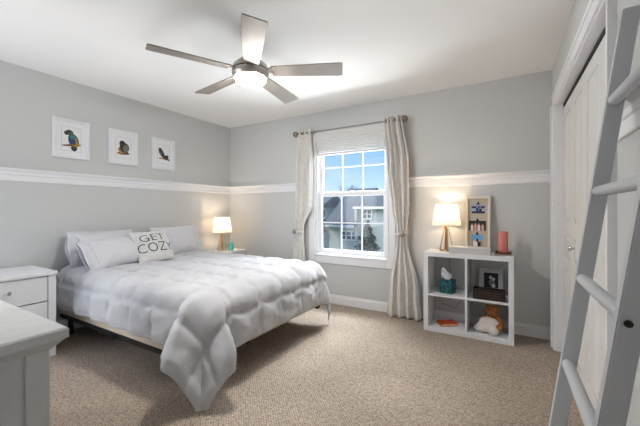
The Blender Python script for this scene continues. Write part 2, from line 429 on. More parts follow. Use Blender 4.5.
M_bush = mat('dark_leaves', (64, 62, 52), 0.95, var=0.3, vscale=2)
M_bark = mat('bark', (104, 92, 84), 0.95)
def fir(loc, h, r, label):
    t = thing('evergreen_tree', label, 'tree', loc)
    bm = MB(); lathe(bm, [(0.14, 0), (0.03, h * 0.97)], n=8); obj('trunk', bm, M_bark, t)
    bm = MB()
    def f():
        u = random.random() ** 0.8; z = 0.3 + (h - 0.3) * (1 - u) if False else 0.3 + (h - 0.3) * random.random() ** 1.5
        rr = r * (1 - (z - 0.3) / (h - 0.3)) * (0.8 + 0.25 * sin(z * 9)); a = random.uniform(0, 2 * pi); q = rr * random.uniform(0.35, 1.0)
        return (q * cos(a), q * sin(a), z - 0.15 * q)
    leaf_cloud(bm, f, 2600, 0.17); obj('foliage', bm, M_fir, t)
fir((-6.15, 21.0, GZ), 3.55, 1.75, 'dark conical evergreen in front of the grey house')
def bushy(loc, h, r, label, n=2200, m=None):
    t = thing('leafy_tree', label, 'tree', loc)
    bm = MB(); lathe(bm, [(0.16, 0), (0.06, h * 0.7)], n=8); obj('trunk', bm, M_bark, t)
    bm = MB()
    def f():
        d = Vector((random.gauss(0, 1), random.gauss(0, 1), random.gauss(0, 1))).normalized() * random.uniform(0.5, 1.0) ** 0.5
        return (d.x * r, d.y * r, h * 0.58 + d.z * h * 0.42)
    leaf_cloud(bm, f, n, 0.16); obj('foliage', bm, m or M_bush, t)
bushy((-12.35, 22.6, GZ), 6.2, 1.15, 'dark leafy tree at the left of the lower window panes')
bushy((-10.9, 20.2, GZ), 1.8, 0.85, 'low dark shrub on the lawn below the left window panes', 1200)
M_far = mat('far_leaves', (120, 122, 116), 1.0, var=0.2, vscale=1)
for i, (x, h) in enumerate([(-27.5, 6.4), (-23.2, 7.2), (-19.0, 6.6), (-14.8, 6.8), (-10.6, 7.1)]):
    bushy((x, 44 if i % 2 else 46, GZ), h, 2.05, ['hazy far tree beyond the roofs, first from the window left', 'hazy far tree beyond the roofs, second from the window left', 'hazy far tree under the bare branches, third from the window left', 'hazy far tree beyond the roofs, second from the window right', 'hazy far tree beyond the roofs nearest the right curtain'][i], 1500, M_far)
bt = thing('bare_tree', 'leafless bare tree against the sky in the upper sash', 'tree', (-15.6, 37.5, GZ))
bm = MB()
def branch(p, d, L, r, k):
    q = p + d * L; tube(bm, [p, (p + q) / 2 + Vector((random.uniform(-.1, .1), 0, random.uniform(-.05, .1))) * L * 0.4, q], [r, r * 0.85, r * 0.65], 5)
    if k == 0: return
    for s in range(3 if k > 1 else 2):
        nd = (d + Vector((random.uniform(-.5, .5), random.uniform(-.4, .4), random.uniform(0, .3)))).normalized()
        branch(q, nd, L * random.uniform(0.6, 0.85), r * 0.62, k - 1)
branch(Vector((0, 0, 0)), Vector((0, 0, 1)), 5.2, 0.14, 0)
branch(Vector((0, 0, 5.2)), Vector((0, 0, 1)), 0.95, 0.07, 4)
branch(Vector((0, 0, 4.6)), Vector((0.4, 0, 0.9)).normalized(), 1.2, 0.045, 4)
branch(Vector((0, 0, 4.7)), Vector((-0.4, 0, 0.9)).normalized(), 1.2, 0.045, 4)
obj('branches', bm, M_bark, bt)

# ================================================================== BLIND, ROD, CURTAINS
bl = thing('window_blind', 'white slatted blind drawn up at the top of the window', 'blind', (2.035, -0.05, 1.86))
bm = MB(); box(bm, -0.475, 0.475, -0.022, 0.03, 0.20, 0.262, 0.004); box(bm, -0.478, 0.478, -0.034, -0.022, 0.185, 0.27, 0.004); obj('headrail', bm, M_blind, bl)
bm = MB(); z = 0.185; 
for k in range(7):
    z = 0.170 - k * 0.0225; prism(bm, [(-0.026, z - 0.004), (-0.026, z + 0.010), (0, z + 0.0165), (0.026, z + 0.014), (0.026, z), (0, z + 0.001)], 'X', -0.468, 0.468)
sl = obj('slat_stack', bm, M_blind, bl)
bm = MB(); box(bm, -0.468, 0.468, -0.026, 0.026, 0.0, 0.022, 0.006); obj('bottom_rail', bm, M_blind, bl)
for x in (-0.40, 0.40):
    bm = MB(); box(bm, x - 0.012, x + 0.012, -0.030, -0.0285, 0.0, 0.19); obj('ladder_tape', bm, M_blind, bl)
bm = MB(); tube(bm, [(-0.44, -0.03, 0.2), (-0.443, -0.034, -0.1), (-0.44, -0.034, -0.45)], 0.0025, 6); obj('cord', bm, M_blind, bl)

RODZ, RODY = 2.165, -0.10
rod = thing('curtain_rod', 'slim pewter curtain rod with bronze open ball finials above the window', 'curtain rod', (2.04, RODY, RODZ))
bm = MB(); tube(bm, [(-0.685, 0, 0), (0.645, 0, 0)], 0.009, 14); obj('pole', bm, M_pew, rod, smooth='auto')
for s in (-1, 1):
    bm = MB(); x0 = 0.645 if s > 0 else -0.685
    lathe(bm, [(0.012, 0), (0.016, 0.004 * s), (0.012, 0.012 * s), (0.009, 0.02 * s)], (x0, 0, 0), 14, axis='X')
    c = Vector((x0 + s * 0.052, 0, 0))
    for a in range(5):
        t = pi * a / 5
        tube(bm, [c + Vector((cos(q) * 0.034, sin(q) * 0.034 * cos(t), sin(q) * 0.034 * sin(t))) for q in [2 * pi * k / 18 for k in range(18)]], 0.0035, 6, closed=True)
    obj('finial', bm, M_bronze, rod, smooth=True)
    bm = MB(); xb = 0.60 if s > 0 else -0.64
    tube(bm, [(xb, 0.0, -0.012), (xb, 0.05, -0.014), (xb, 0.10 - 0.003, -0.02)], 0.007, 10); lathe(bm, [(0.022, 0.090), (0.022, 0.0985)], (xb, 0, -0.02), 18, axis='Y'); lathe(bm, [(0.016, -0.008), (0.016, 0.008)], (xb, 0, 0), 14, axis='X')
    obj('bracket', bm, M_bronze, rod, smooth='auto')

def curtain(label, rows, nf, tie_z, side):
    """rows: (z, x_left, x_right, y_centre, fold depth)"""
    t = thing('curtain', label, 'curtain', (0, 0, 0), group='linen curtains at the window')
    bm = MB(); NZ, NX = 90, nf * 14
    rows = sorted(rows); zmin, zmax = rows[0][0], rows[-1][0]
    def at(z):
        for i in range(len(rows) - 1):
            if rows[i][0] <= z <= rows[i + 1][0]:
                f = (z - rows[i][0]) / (rows[i + 1][0] - rows[i][0]); f = f * f * (3 - 2 * f)
                return [rows[i][k] * (1 - f) + rows[i + 1][k] * f for k in range(1, 5)]
        return rows[-1][1:]
    g = []
    for j in range(NZ + 1):
        z = zmin + (zmax - zmin) * j / NZ; xl, xr, yc, am = at(z); row = []
        for i in range(NX + 1):
            u = i / NX; ph = 2 * pi * nf * u
            w = 1 + 0.9 * noise.noise(Vector((u * 4, z * 0.8, side)))
            jit = 0.10 * noise.noise(Vector((u * 3.1, z * 1.3, side * 5)))
            x = xl + (xr - xl) * (u + 0.35 / (nf * 6.28) * sin(2 * ph) + jit * 0.9 * sin(pi * u))
            y = yc + am * w * sin(ph + 0.6 * sin(z * 1.7 + side)) + 0.008 * noise.noise(Vector((u * 9, z * 4, side)))
            row.append(bm.verts.new((x, y, z)))
        g.append(row)
    for j in range(NZ):
        for i in range(NX): bm.faces.new((g[j][i], g[j][i + 1], g[j + 1][i + 1], g[j + 1][i]))
    p = obj('panel', bm, M_curt, t, smooth=True)
    m = p.modifiers.new('thick', 'SOLIDIFY'); m.thickness = 0.004; m.offset = 0
    xl, xr, yc, am = at(RODZ)
    for k in range(nf):
        x = xl + (xr - xl) * (k + 0.5) / nf
        bm = MB(); tube(bm, [(x, RODY + 0.021 * cos(a), RODZ + 0.021 * sin(a)) for a in [2 * pi * q / 16 for q in range(16)]], 0.005, 6, closed=True)
        obj('grommet', bm, M_pew, t, smooth=True)
    xl, xr, yc, am = at(tie_z)
    bm = MB(); cx, rx, ry = (xl + xr) / 2, (xr - xl) / 2 + 0.012, am + 0.022
    n = 28; lo, hi = [], []
    for k in range(n):
        a = 2 * pi * k / n; x = cx + rx * cos(a); y = yc + ry * sin(a); zz = tie_z + 0.012 * cos(a) * side
        lo.append(bm.verts.new((x, y, zz - 0.014))); hi.append(bm.verts.new((x, y, zz + 0.014)))
    for k in range(n): bm.faces.new((lo[k], lo[(k + 1) % n], hi[(k + 1) % n], hi[k]))
    b = obj('tieback', bm, M_curt, t, smooth=True); m = b.modifiers.new('thick', 'SOLIDIFY'); m.thickness = 0.006
    bm = MB(); xk = cx + 0.35 * rx * side
    lathe(bm, [(0.010, 0.0), (0.014, -0.012), (0.027, -0.016), (0.029, -0.024), (0.022, -0.030), (0.003, -0.033)], (xk, yc - ry * 0.92, tie_z), 18, axis='Y')
    kb = obj('tieback_medallion', bm, M_pew, t, smooth='auto'); kb['label'] = 'round pewter medallion'
    return t
curtain('beige curtain tied back left of the window beside the bed', [(0.02, 1.235, 1.50, -0.10, 0.035), (0.5, 1.255, 1.46, -0.10, 0.03), (0.86, 1.285, 1.42, -0.095, 0.024), (0.93, 1.285, 1.42, -0.095, 0.024), (1.25, 1.29, 1.55, -0.10, 0.028), (1.7, 1.30, 1.56, -0.10, 0.03), (2.21, 1.33, 1.545, RODY, 0.026)], 3, 0.895, -1)
curtain('beige curtain tied back right of the window beside the white cube shelf', [(0.012, 2.535, 2.915, -0.12, 0.045), (0.3, 2.56, 2.89, -0.115, 0.042), (0.86, 2.645, 2.765, -0.10, 0.024), (0.96, 2.645, 2.765, -0.10, 0.024), (1.2, 2.60, 2.79, -0.10, 0.028), (1.7, 2.545, 2.785, -0.10, 0.03), (2.21, 2.505, 2.715, RODY, 0.026)], 4, 0.915, 1)

# ================================================================== BED
LX, BY0, BY1 = 2.05, -2.20, -0.70     # foot end, near side, far side
bed = thing('bed', 'queen bed on a black metal frame against the left wall under three bird pictures', 'bed', (1.05, -1.45, 0))
def bl_(x0, x1, y0, y1, z0, z1): return (x0 - 1.05, x1 - 1.05, y0 + 1.45, y1 + 1.45, z0, z1)
bm = MB(); box(bm, *bl_(0.045, LX, BY0, BY1, 0.385, 0.60), bev=0.035); obj('mattress', bm, M_matt, bed, smooth='auto')
bm = MB(); box(bm, *bl_(0.045, LX, BY0 + 0.01, BY1 - 0.01, 0.195, 0.385), bev=0.02); obj('box_spring', bm, M_box, bed, smooth='auto')
bm = MB()
for y in (BY0 + 0.01, BY1 - 0.05): box(bm, *bl_(0.05, LX - 0.02, y, y + 0.04, 0.165, 0.197))
for x in (0.10, 1.0, 1.90): box(bm, *bl_(x, x + 0.04, BY0 + 0.01, BY1 - 0.01, 0.16, 0.190))
obj('bed_frame', bm, M_black, bed)
for x in (0.14, 1.02, 1.72):
    for y in (BY0 + (0.06 if x < 0.5 else 0.26), -1.45, BY1 - 0.26):
        bm = MB(); lathe(bm, [(0.019, 0.06), (0.019, 0.165)], (x - 1.05, y + 1.45, 0), 12); lathe(bm, [(0.028, 0.05), (0.028, 0.062)], (x - 1.05, y + 1.45, 0), 12)
        lathe(bm, [(0.026, -0.014), (0.026, 0.014)], (x - 1.05, y + 1.45, 0.027), 14, axis='X')
        obj('leg', bm, M_black, bed, smooth='auto')

def comforter():
    top, R = 0.626, 0.165
    fx, fy0, fy1 = LX - 0.118, BY0 + 0.122, BY1 - 0.122     # flat boundary
    ovf, ovn = 0.470, 0.428
    sp = 0.282; h = 0.0135
    u0, u1 = 0.09, fx + ovf
    v0, v1 = fy0 - ovn, fy1 + ovn
    NU, NV = int((u1 - u0) / h), int((v1 - v0) / h)
    def drape(r, spread):
        if r <= 0: return 0.0, 0.0
        a = R * pi / 2
        if r < a: t = r / R; return R * sin(t), R * (1 - cos(t))
        s = r - a
        return R + s * spread, R + s * sqrt(1 - spread * spread)
    P = []
    for i in range(NU + 1):
        row = []
        for j in range(NV + 1):
            u = u0 + (u1 - u0) * i / NU; v = v0 + (v1 - v0) * j / NV
            # hem line is slightly uneven
            a = max(0.0, u - fx); b = 0.0; sg = 0
            if v < fy0: b = fy0 - v; sg = -1
            elif v > fy1: b = v - fy1; sg = 1
            r = sqrt(a * a + b * b)
            if a > 0 and b > 0: nx, ny = a / r, sg * b / r; diag = 2 * a * b / (r * r)
            elif a > 0: nx, ny, diag = 1, 0, 0
            elif b > 0: nx, ny, diag = 0, sg, 0
            else: nx, ny, diag = 0, 0, 0
            near = 1.0 if sg < 0 else 0.3
            o_, d_ = drape(r * (1 + 0.24 * near * diag ** 2), 0.04)
            if a > 0 and b > 0:      # the free corner hangs as a flat square flap
                ph = math.atan2(b, a); rh = min(ovf / cos(ph), ovn / sin(ph)); m_ = min(ph, pi / 2 - ph) / radians(15); m_ = min(1.0, m_); S_ = m_ * m_ * (3 - 2 * m_)
                o_ += max(0.0, 0.30 / cos(ph - pi / 4) - 0.15) * S_ * (r / rh) ** 1.4 * near
            x = min(u, fx) + nx * o_; y = min(max(v, fy0), fy1) + ny * o_
            z = top - d_
            z += 0.018 * noise.noise(Vector((u * 1.7, v * 1.7, 3.1))) * (1 if r == 0 else 0.3)
            if r > R:   # gentle swing of the hanging cloth
                wv = (1 - diag) ** 2 * 0.009 * min(1, (r - R) / 0.25) * sin(2 * pi * ((v if a > b else u) / (sp * 1.0)) + 1.2)
                x += nx * wv; y += ny * wv
            row.append(Vector((x, y, max(z, 0.012))))
        P.append(row)
    bm = MB(); G = []
    for i in range(NU + 1):
        row = []
        for j in range(NV + 1):
            du = P[min(i + 1, NU)][j] - P[max(i - 1, 0)][j]; dv = P[i][min(j + 1, NV)] - P[i][max(j - 1, 0)]
            n = du.cross(dv).normalized()
            u = u0 + (u1 - u0) * i / NU; v = v0 + (v1 - v0) * j / NV
            uu = (u1 - u + 0.06) / sp; vv = (v - v0 + 0.06) / sp
            su, sv = abs(sin(pi * uu)), abs(sin(pi * vv))
            puff = ((1 - math.exp(-6.5 * su)) * (1 - math.exp(-6.5 * sv))) * (0.66 + 0.34 * su * sv)
            edge = min(u1 - u, v - v0, v1 - v, 1.0) / 0.05
            e = min(1.0, edge)
            wr = noise.noise(Vector((u * 8, v * 8, 1.7))) * 0.014 + noise.noise(Vector((u * 17, v * 17, 5.7))) * 0.007 - abs(noise.noise(Vector((u * 11 + 3, v * 7, 8.1)))) * 0.012
            # puckers running away from the stitch lines
            pk = 0.008 * sin(40 * u + 3 * noise.noise(Vector((u * 6, v * 6, 0)))) * (1 - sv) ** 2 + 0.008 * sin(40 * v + 3 * noise.noise(Vector((u * 6, v * 6, 4)))) * (1 - su) ** 2
            d = (0.038 * puff + wr * (0.3 + 0.7 * puff) + pk) * (0.45 + 0.55 * e)
            q = P[i][j] + n * d
            row.append(bm.verts.new((q.x, q.y, max(q.z, 0.012))))
        G.append(row)
    for i in range(NU):
        for j in range(NV): bm.faces.new((G[i][j], G[i + 1][j], G[i + 1][j + 1], G[i][j + 1]))
    o = obj('comforter', bm, M_duvet, None, smooth=True)
    m = o.modifiers.new('thick', 'SOLIDIFY'); m.thickness = 0.012; m.offset = -1
    return tag(o, 'white quilted comforter spread over the bed, one corner hanging to the carpet', 'comforter')
comforter()

def pillow_bm(w, h, t, seed, flange=0.0, pinch=0.07, n=40, wr=0.016):
    bm = MB(); F, B = [], []
    def pos(u, v, s):
        k = max(0.0, (1 - abs(u) ** 2.4) * (1 - abs(v) ** 2.4)) ** 0.7
        x = u * w / 2 * (1 - pinch * (1 - v * v) * abs(u) ** 3); y = v * h / 2 * (1 - pinch * (1 - u * u) * abs(v) ** 3)
        z = s * t / 2 * k
        z += s * wr * k ** 0.5 * (noise.noise(Vector((x * 7, y * 7, seed + s))) + 0.6 * noise.noise(Vector((x * 16, y * 16, seed + 9 * s))))
        return Vector((x, y, z))
    for i in range(n + 1):
        fr, br = [], []
        for j in range(n + 1):
            u = -1 + 2 * i / n; v = -1 + 2 * j / n
            f = bm.verts.new(pos(u, v, 1)); fr.append(f)
            br.append(f if i in (0, n) or j in (0, n) else bm.verts.new(pos(u, v, -1)))
        F.append(fr); B.append(br)
    for i in range(n):
        for j in range(n):
            bm.faces.new((F[i][j], F[i + 1][j], F[i + 1][j + 1], F[i][j + 1]))
            q = (B[i][j], B[i][j + 1], B[i + 1][j + 1], B[i + 1][j])
            try: bm.faces.new(q)
            except ValueError: pass
    return bm, pos
def pillow_rot(tilt, yaw=0, roll=0):
    up = Vector((-sin(tilt), 0, cos(tilt))); fr = Vector((cos(tilt), 0, sin(tilt))); ax = Vector((0, 1, 0))
    M = Matrix((ax, up, fr)).transposed()
    return (Matrix.Rotation(yaw, 3, 'Z') @ M @ Matrix.Rotation(roll, 3, 'Z')).to_euler()
def bed_pillow(loc, w, h, t, tilt, yaw, roll, seed, label, hem=None):
    bm, pos = pillow_bm(w, h, t, seed)
    o = obj('bed_pillow', bm, M_pill, None, smooth=True, loc=loc, rot=pillow_rot(tilt, yaw, roll)); tag(o, label, 'pillow', 'white bed pillows')
    if hem:
        # open end of the pillowcase: a loose sleeve past the stuffing
        bm = MB(); n = 30; rr = []
        for q, (xx, sc) in enumerate(((w * 0.40, 0.80), (w * 0.46, 0.66), (w * 0.505, 0.50), (w * 0.545, 0.46))):
            ring = []
            for k in range(n):
                a = 2 * pi * k / n; yy = cos(a) * h * (0.49 - 0.012 * q)
                zz = sin(a) * t * 0.30 * sc * (1 + 0.4 * noise.noise(Vector((cos(a) * 2, sin(a) * 2, seed + q))))
                ring.append(bm.verts.new((hem * xx + 0.022 * noise.noise(Vector((yy * 9, q * 0.5, seed))), yy, zz)))
            rr.append(ring)
        for q in range(3):
            for k in range(n): bm.faces.new((rr[q][k], rr[q][(k + 1) % n], rr[q + 1][(k + 1) % n], rr[q + 1][k]))
        s = obj('pillowcase_hem', bm, M_pill, o, smooth=True); m = s.modifiers.new('thick', 'SOLIDIFY'); m.thickness = 0.005
    return o
bed_pillow((0.17, -1.85, 0.800), 0.60, 0.36, 0.19, radians(20), 0, radians(-1), 1.3, 'white bed pillow against the wall behind the front left pillow', hem=-1)
bed_pillow((0.40, -1.86, 0.765), 0.56, 0.34, 0.20, radians(42), radians(5), radians(2), 4.1, 'white bed pillow in front at the left beside the white nightstand', hem=-1)
bed_pillow((0.20, -1.07, 0.800), 0.60, 0.38, 0.20, radians(20), 0, radians(2), 7.7, 'white bed pillow behind the lettered cushion on the lamp side', hem=1)

bm, ppos = pillow_bm(0.40, 0.37, 0.13, 12.2, pinch=0.05)
tp = obj('throw_pillow', bm, M_throw, None, smooth=True, loc=(0.46, -1.525, 0.792), rot=pillow_rot(radians(33), radians(-4), radians(2)))
tag(tp, 'square white cushion with dark GET COZY lettering in front of the bed pillows', 'cushion')
def lettering(text, size, cx, cy, parent, pos, w, h, m, sx=1.0):
    cu = bpy.data.curves.new('t', 'FONT'); cu.body = text; cu.size = size; cu.align_x = 'CENTER'; cu.align_y = 'CENTER'; cu.resolution_u = 3; cu.offset = -0.0016
    to = bpy.data.objects.new('t', cu); COL.objects.link(to)
    dg = bpy.context.evaluated_depsgraph_get(); me = bpy.data.meshes.new_from_object(to.evaluated_get(dg))
    bpy.data.objects.remove(to)
    bm = MB(); bm.from_mesh(me); bpy.data.meshes.remove(me)
    bmesh.ops.triangulate(bm, faces=bm.faces[:])
    for _ in range(2):
        bmesh.ops.subdivide_edges(bm, edges=[e for e in bm.edges if e.calc_length() > 0.012], cuts=1); bmesh.ops.triangulate(bm, faces=bm.faces[:])
    for v in bm.verts:
        x, y = v.co.x * sx + cx, v.co.y + cy
        p = pos(max(-0.98, min(0.98, 2 * x / w)), max(-0.98, min(0.98, 2 * y / h)), 1)
        v.co = (p.x, p.y, p.z + 0.003)
    return obj('lettering', bm, m, parent)
lettering('GET', 0.125, -0.014, 0.070, tp, ppos, 0.40, 0.37, M_ink, 1.15)
lettering('COZY', 0.150, -0.002, -0.045, tp, ppos, 0.40, 0.37, M_ink, 0.92)

# ================================================================== NIGHTSTANDS AND DRESSER
def knob(parent, p, axis, m, s=1):
    bm = MB(); lathe(bm, [(0.006, 0.0), (0.006, 0.012 * s), (0.013, 0.017 * s), (0.0155, 0.024 * s), (0.011, 0.031 * s), (0.002, 0.033 * s)], p, 18, axis=axis)
    return obj('knob', bm, m, parent, smooth='auto')
ns1 = thing('nightstand', 'white two drawer nightstand left of the bed with chrome knobs', 'nightstand', (0.29, -2.685, 0))
bm = MB(); hw = 0.29
box(bm, -0.26, 0.24, hw - 0.022, hw - 0.004, 0.02, 0.655); box(bm, -0.26, 0.24, -hw + 0.004, -hw + 0.022, 0.02, 0.655)
box(bm, -0.26, -0.248, -hw + 0.02, hw - 0.02, 0.05, 0.655); box(bm, -0.25, 0.22, -hw + 0.02, hw - 0.02, 0.05, 0.07); box(bm, -0.25, 0.235, -hw + 0.02, hw - 0.02, 0.63, 0.655)
for s in (-1, 1):
    y = s * (hw - 0.027); box(bm, 0.215, 0.258, y - 0.025, y + 0.025, 0, 0.655, 0.003); box(bm, -0.26, -0.22, y - 0.02, y + 0.02, 0, 0.1)
obj('carcass', bm, M_white, ns1)
bm = MB(); box(bm, -0.27, 0.272, -hw - 0.006, hw + 0.006, 0.655, 0.682, 0.005); obj('top', bm, M_white, ns1)
for z0, z1 in ((0.452, 0.648), (0.245, 0.444), (0.075, 0.237)):
    bm = MB(); box(bm, 0.0, 0.25, -hw + 0.056, hw - 0.056, z0, z1, 0.003); d = obj('drawer', bm, M_white, ns1)
    k = knob(d, (0.25, 0, (z0 + z1) / 2 + 0.012), 'X', M_chrome); k['label'] = 'round chrome knob'

ns2 = thing('nightstand', 'low white nightstand in the room corner beyond the bed under a lit lamp', 'nightstand', (0.22, -0.345, 0))
bm = MB()
box(bm, -0.19, 0.185, 0.235, 0.255, 0, 0.578); box(bm, -0.19, 0.185, -0.255, -0.235, 0, 0.578); box(bm, -0.19, -0.178, -0.24, 0.24, 0.05, 0.578); box(bm, -0.18, 0.18, -0.24, 0.24, 0.06, 0.08)
obj('carcass', bm, M_white, ns2)
bm = MB(); box(bm, -0.2, 0.205, -0.268, 0.268, 0.578, 0.602, 0.005); obj('top', bm, M_white, ns2)
for z0, z1 in ((0.36, 0.57), (0.10, 0.345)):
    bm = MB(); box(bm, 0.0, 0.198, -0.23, 0.23, z0, z1, 0.003); d = obj('drawer', bm, M_white, ns2); knob(d, (0.198, 0, (z0 + z1) / 2), 'X', M_chrome)

dr = thing('dresser', 'large white dresser in the left foreground with a thick sloping edge under its top', 'dresser', (1.75, -3.40, 0))
x0, x1, y0, y1 = -0.72, 0.70, -0.33, 0.30
bm = MB()
box(bm, x0, x1 - 0.008, y0, y1 - 0.02, 0.06, 0.735)
for (x, y) in ((x1 - 0.058, y1 - 0.06), (x1 - 0.058, y0), (x0, y1 - 0.06), (x0, y0)): box(bm, x, x + 0.058, y, y + 0.06, 0, 0.735, 0.004)
obj('carcass', bm, M_dresser, dr)
bm = MB()   # slab over a bevelled moulding
def ring_(e, z): return [bm.verts.new(p) for p in ((x0 - e, y0, z), (x1 + e, y0, z), (x1 + e, y1 + e, z), (x0 - e, y1 + e, z))]
R_ = [ring_(0.002, 0.735), ring_(0.030, 0.765), ring_(0.036, 0.767), ring_(0.036, 0.794), ring_(0.031, 0.800)]
bm.faces.new(R_[0]); bm.faces.new(R_[-1])
for a, b in zip(R_, R_[1:]):
    for k in range(4): bm.faces.new((a[k], a[(k + 1) % 4], b[(k + 1) % 4], b[k]))
obj('top', bm, M_dresser, dr)
for r in range(3):
    for c in range(2):
        xa = x0 + 0.07 + c * 0.645; bm = MB(); box(bm, xa, xa + 0.63, y1 - 0.02, y1 - 0.002, 0.09 + r * 0.215, 0.295 + r * 0.215, 0.003); d = obj('drawer', bm, M_dresser, dr)
        for q in (0.16, 0.47): knob(d, (xa + q, y1 - 0.002, 0.19 + r * 0.215), 'Y', M_chrome)

# ================================================================== LAMPS
def make_lamp(label, loc):
    t = thing('table_lamp', label, 'lamp', loc, group='lit table lamps with white shades')
    def leg(a):
        bm = MB(); p0 = Vector((0.062 * cos(a), 0.062 * sin(a), 0.0)); p1 = Vector((0.019 * cos(a), 0.019 * sin(a), 0.236)); p2 = Vector((0, 0, 0.252))
        tn = Vector((-sin(a), cos(a), 0)); ra = Vector((cos(a), sin(a), 0)); secs = []
        for p, w in ((p0, 0.010), (p0 * 0.5 + p1 * 0.5, 0.009), (p1, 0.009), (p1 * 0.5 + p2 * 0.5 + Vector((0, 0, .002)), 0.008), (p2, 0.006)):
            secs.append([bm.verts.new(p + tn * w * sx + ra * 0.003 * sy) for sx, sy in ((-1, -1), (1, -1), (1, 1), (-1, 1))])
        for A, B in zip(secs, secs[1:]):
            for k in range(4): bm.faces.new((A[k], A[(k + 1) % 4], B[(k + 1) % 4], B[k]))
        bm.faces.new(secs[0]); bm.faces.new(secs[-1]); return bm
    for k in range(4): obj('leg', leg(radians(18) + k * pi / 2), M_gold, t)
    bm = MB(); tube(bm, [(0.060 * cos(a), 0.060 * sin(a), 0.0045) for a in [2 * pi * k / 28 for k in range(28)]], 0.0044, 8, closed=True); obj('base_ring', bm, M_gold, t, smooth=True)
    bm = MB(); lathe(bm, [(0.008, 0.245), (0.012, 0.25), (0.012, 0.285), (0.016, 0.29), (0.016, 0.315)], n=16); obj('socket', bm, M_gold, t, smooth='auto')
    bm = MB(); n = 48; A, B = [], []
    R0, R1, Z0, Z1 = 0.135, 0.100, 0.258, 0.464
    rings = lathe(bm, [(R0, Z0), (R0 - (R0 - R1) * 0.5, (Z0 + Z1) / 2), (R1, Z1)], n=n, cap=False)
    sh = obj('lamp_shade', bm, M_shade, t, smooth=True); 
    for r, z in ((R0, Z0), (R1, Z1)):
        bm = MB(); tube(bm, [(r * cos(a), r * sin(a), z) for a in [2 * pi * k / 32 for k in range(32)]], 0.003, 6, closed=True); obj('shade_rim', bm, mat('shade_trim', (236, 230, 220), 0.8), sh)
    bm = MB()
    for k in range(3): tube(bm, [(0.014 * cos(2.094 * k), 0.014 * sin(2.094 * k), 0.445), (R1 * cos(2.094 * k), R1 * sin(2.094 * k), 0.46)], 0.0015, 5)
    tube(bm, [(0.014 * cos(a), 0.014 * sin(a), 0.445) for a in [2 * pi * k / 16 for k in range(16)]], 0.002, 6, closed=True); obj('shade_spider', bm, M_gold, sh)
    bm = MB(); ellip(bm, (0, 0, 0.352), (0.027, 0.027, 0.036)); b = obj('bulb', bm, BULB, t, smooth=True)
    light('bulb_light', 'POINT', (0, 0, 0.405), LAMP_POWER, (1.0, 0.84, 0.64), parent=t, shadow_soft_size=0.03)
    return t
BULB = glow('bulb_glow', (255, 214, 160), 6.0)
lampA = make_lamp('lit table lamp with brass legs on the white cube shelf', (3.172, -0.150, 0.7655))
dup(lampA, (0.215, -0.35, 0.6025), (0, 0, radians(40)), 'lit table lamp with brass legs in the corner beyond the bed')
bm = MB(); tube(bm, [(3.172, -0.086, 0.770), (3.18, -0.05, 0.770), (3.182, -0.012, 0.758), (3.19, -0.008, 0.5), (3.30, -0.008, 0.28), (3.24, -0.03, 0.17), (3.10, -0.025, 0.20)], 0.003, 6)
o = obj('lamp_cord', bm, mat('pale_cord', (120, 112, 100), 0.6)); tag(o, 'thin lamp cord running down behind the cube shelf', 'cord')

# bottle beside the corner lamp
M_teal = mat('teal_lotion', (120, 200, 186), 0.3)
bo = thing('lotion_bottle', 'small mint green pump bottle beside the corner lamp', 'bottle', (0.315, -0.285, 0.6025))
bm = MB(); lathe(bm, [(0.035, 0), (0.038, 0.004), (0.038, 0.092), (0.029, 0.112), (0.012, 0.12)], n=24); obj('bottle_body', bm, M_teal, bo, smooth='auto')
bm = MB(); lathe(bm, [(0.014, 0.119), (0.014, 0.138), (0.006, 0.142), (0.006, 0.165), (0.011, 0.168), (0.011, 0.178)], n=16); box(bm, -0.006, 0.036, -0.006, 0.006, 0.168, 0.178, 0.002); obj('pump', bm, M_white, bo, smooth='auto')

# ================================================================== CUBE SHELF
SX0, SX1, SY0, SY1, ST = 2.990, 3.748, -0.335, -0.018, 0.765
cs = thing('cube_shelf', 'white open four cube shelf standing against the wall right of the window', 'shelf', ((SX0 + SX1) / 2, (SY0 + SY1) / 2, 0))
hw, hd = (SX1 - SX0) / 2, (SY1 - SY0) / 2
bm = MB(); box(bm, -hw, hw, -hd, hd, ST - 0.042, ST, 0.002); obj('top', bm, M_white, cs)
bm = MB(); box(bm, -hw, hw, -hd, hd, 0, 0.042, 0.002); obj('bottom', bm, M_white, cs)
for s in (-1, 1):
    bm = MB(); box(bm, min(s * hw, s * (hw - 0.042)), max(s * hw, s * (hw - 0.042)), -hd, hd, 0.042, ST - 0.042, 0.002); obj('side_panel', bm, M_white, cs)
bm = MB(); box(bm, -0.009, 0.009, -hd + 0.002, hd, 0.042, ST - 0.042); obj('divider', bm, M_white, cs)
SHZ = 0.362
for s in (-1, 1):
    bm = MB(); a, b = sorted((s * 0.009, s * (hw - 0.042))); box(bm, a, b, -hd + 0.002, hd, SHZ - 0.018, SHZ); obj('shelf_board', bm, M_white, cs)

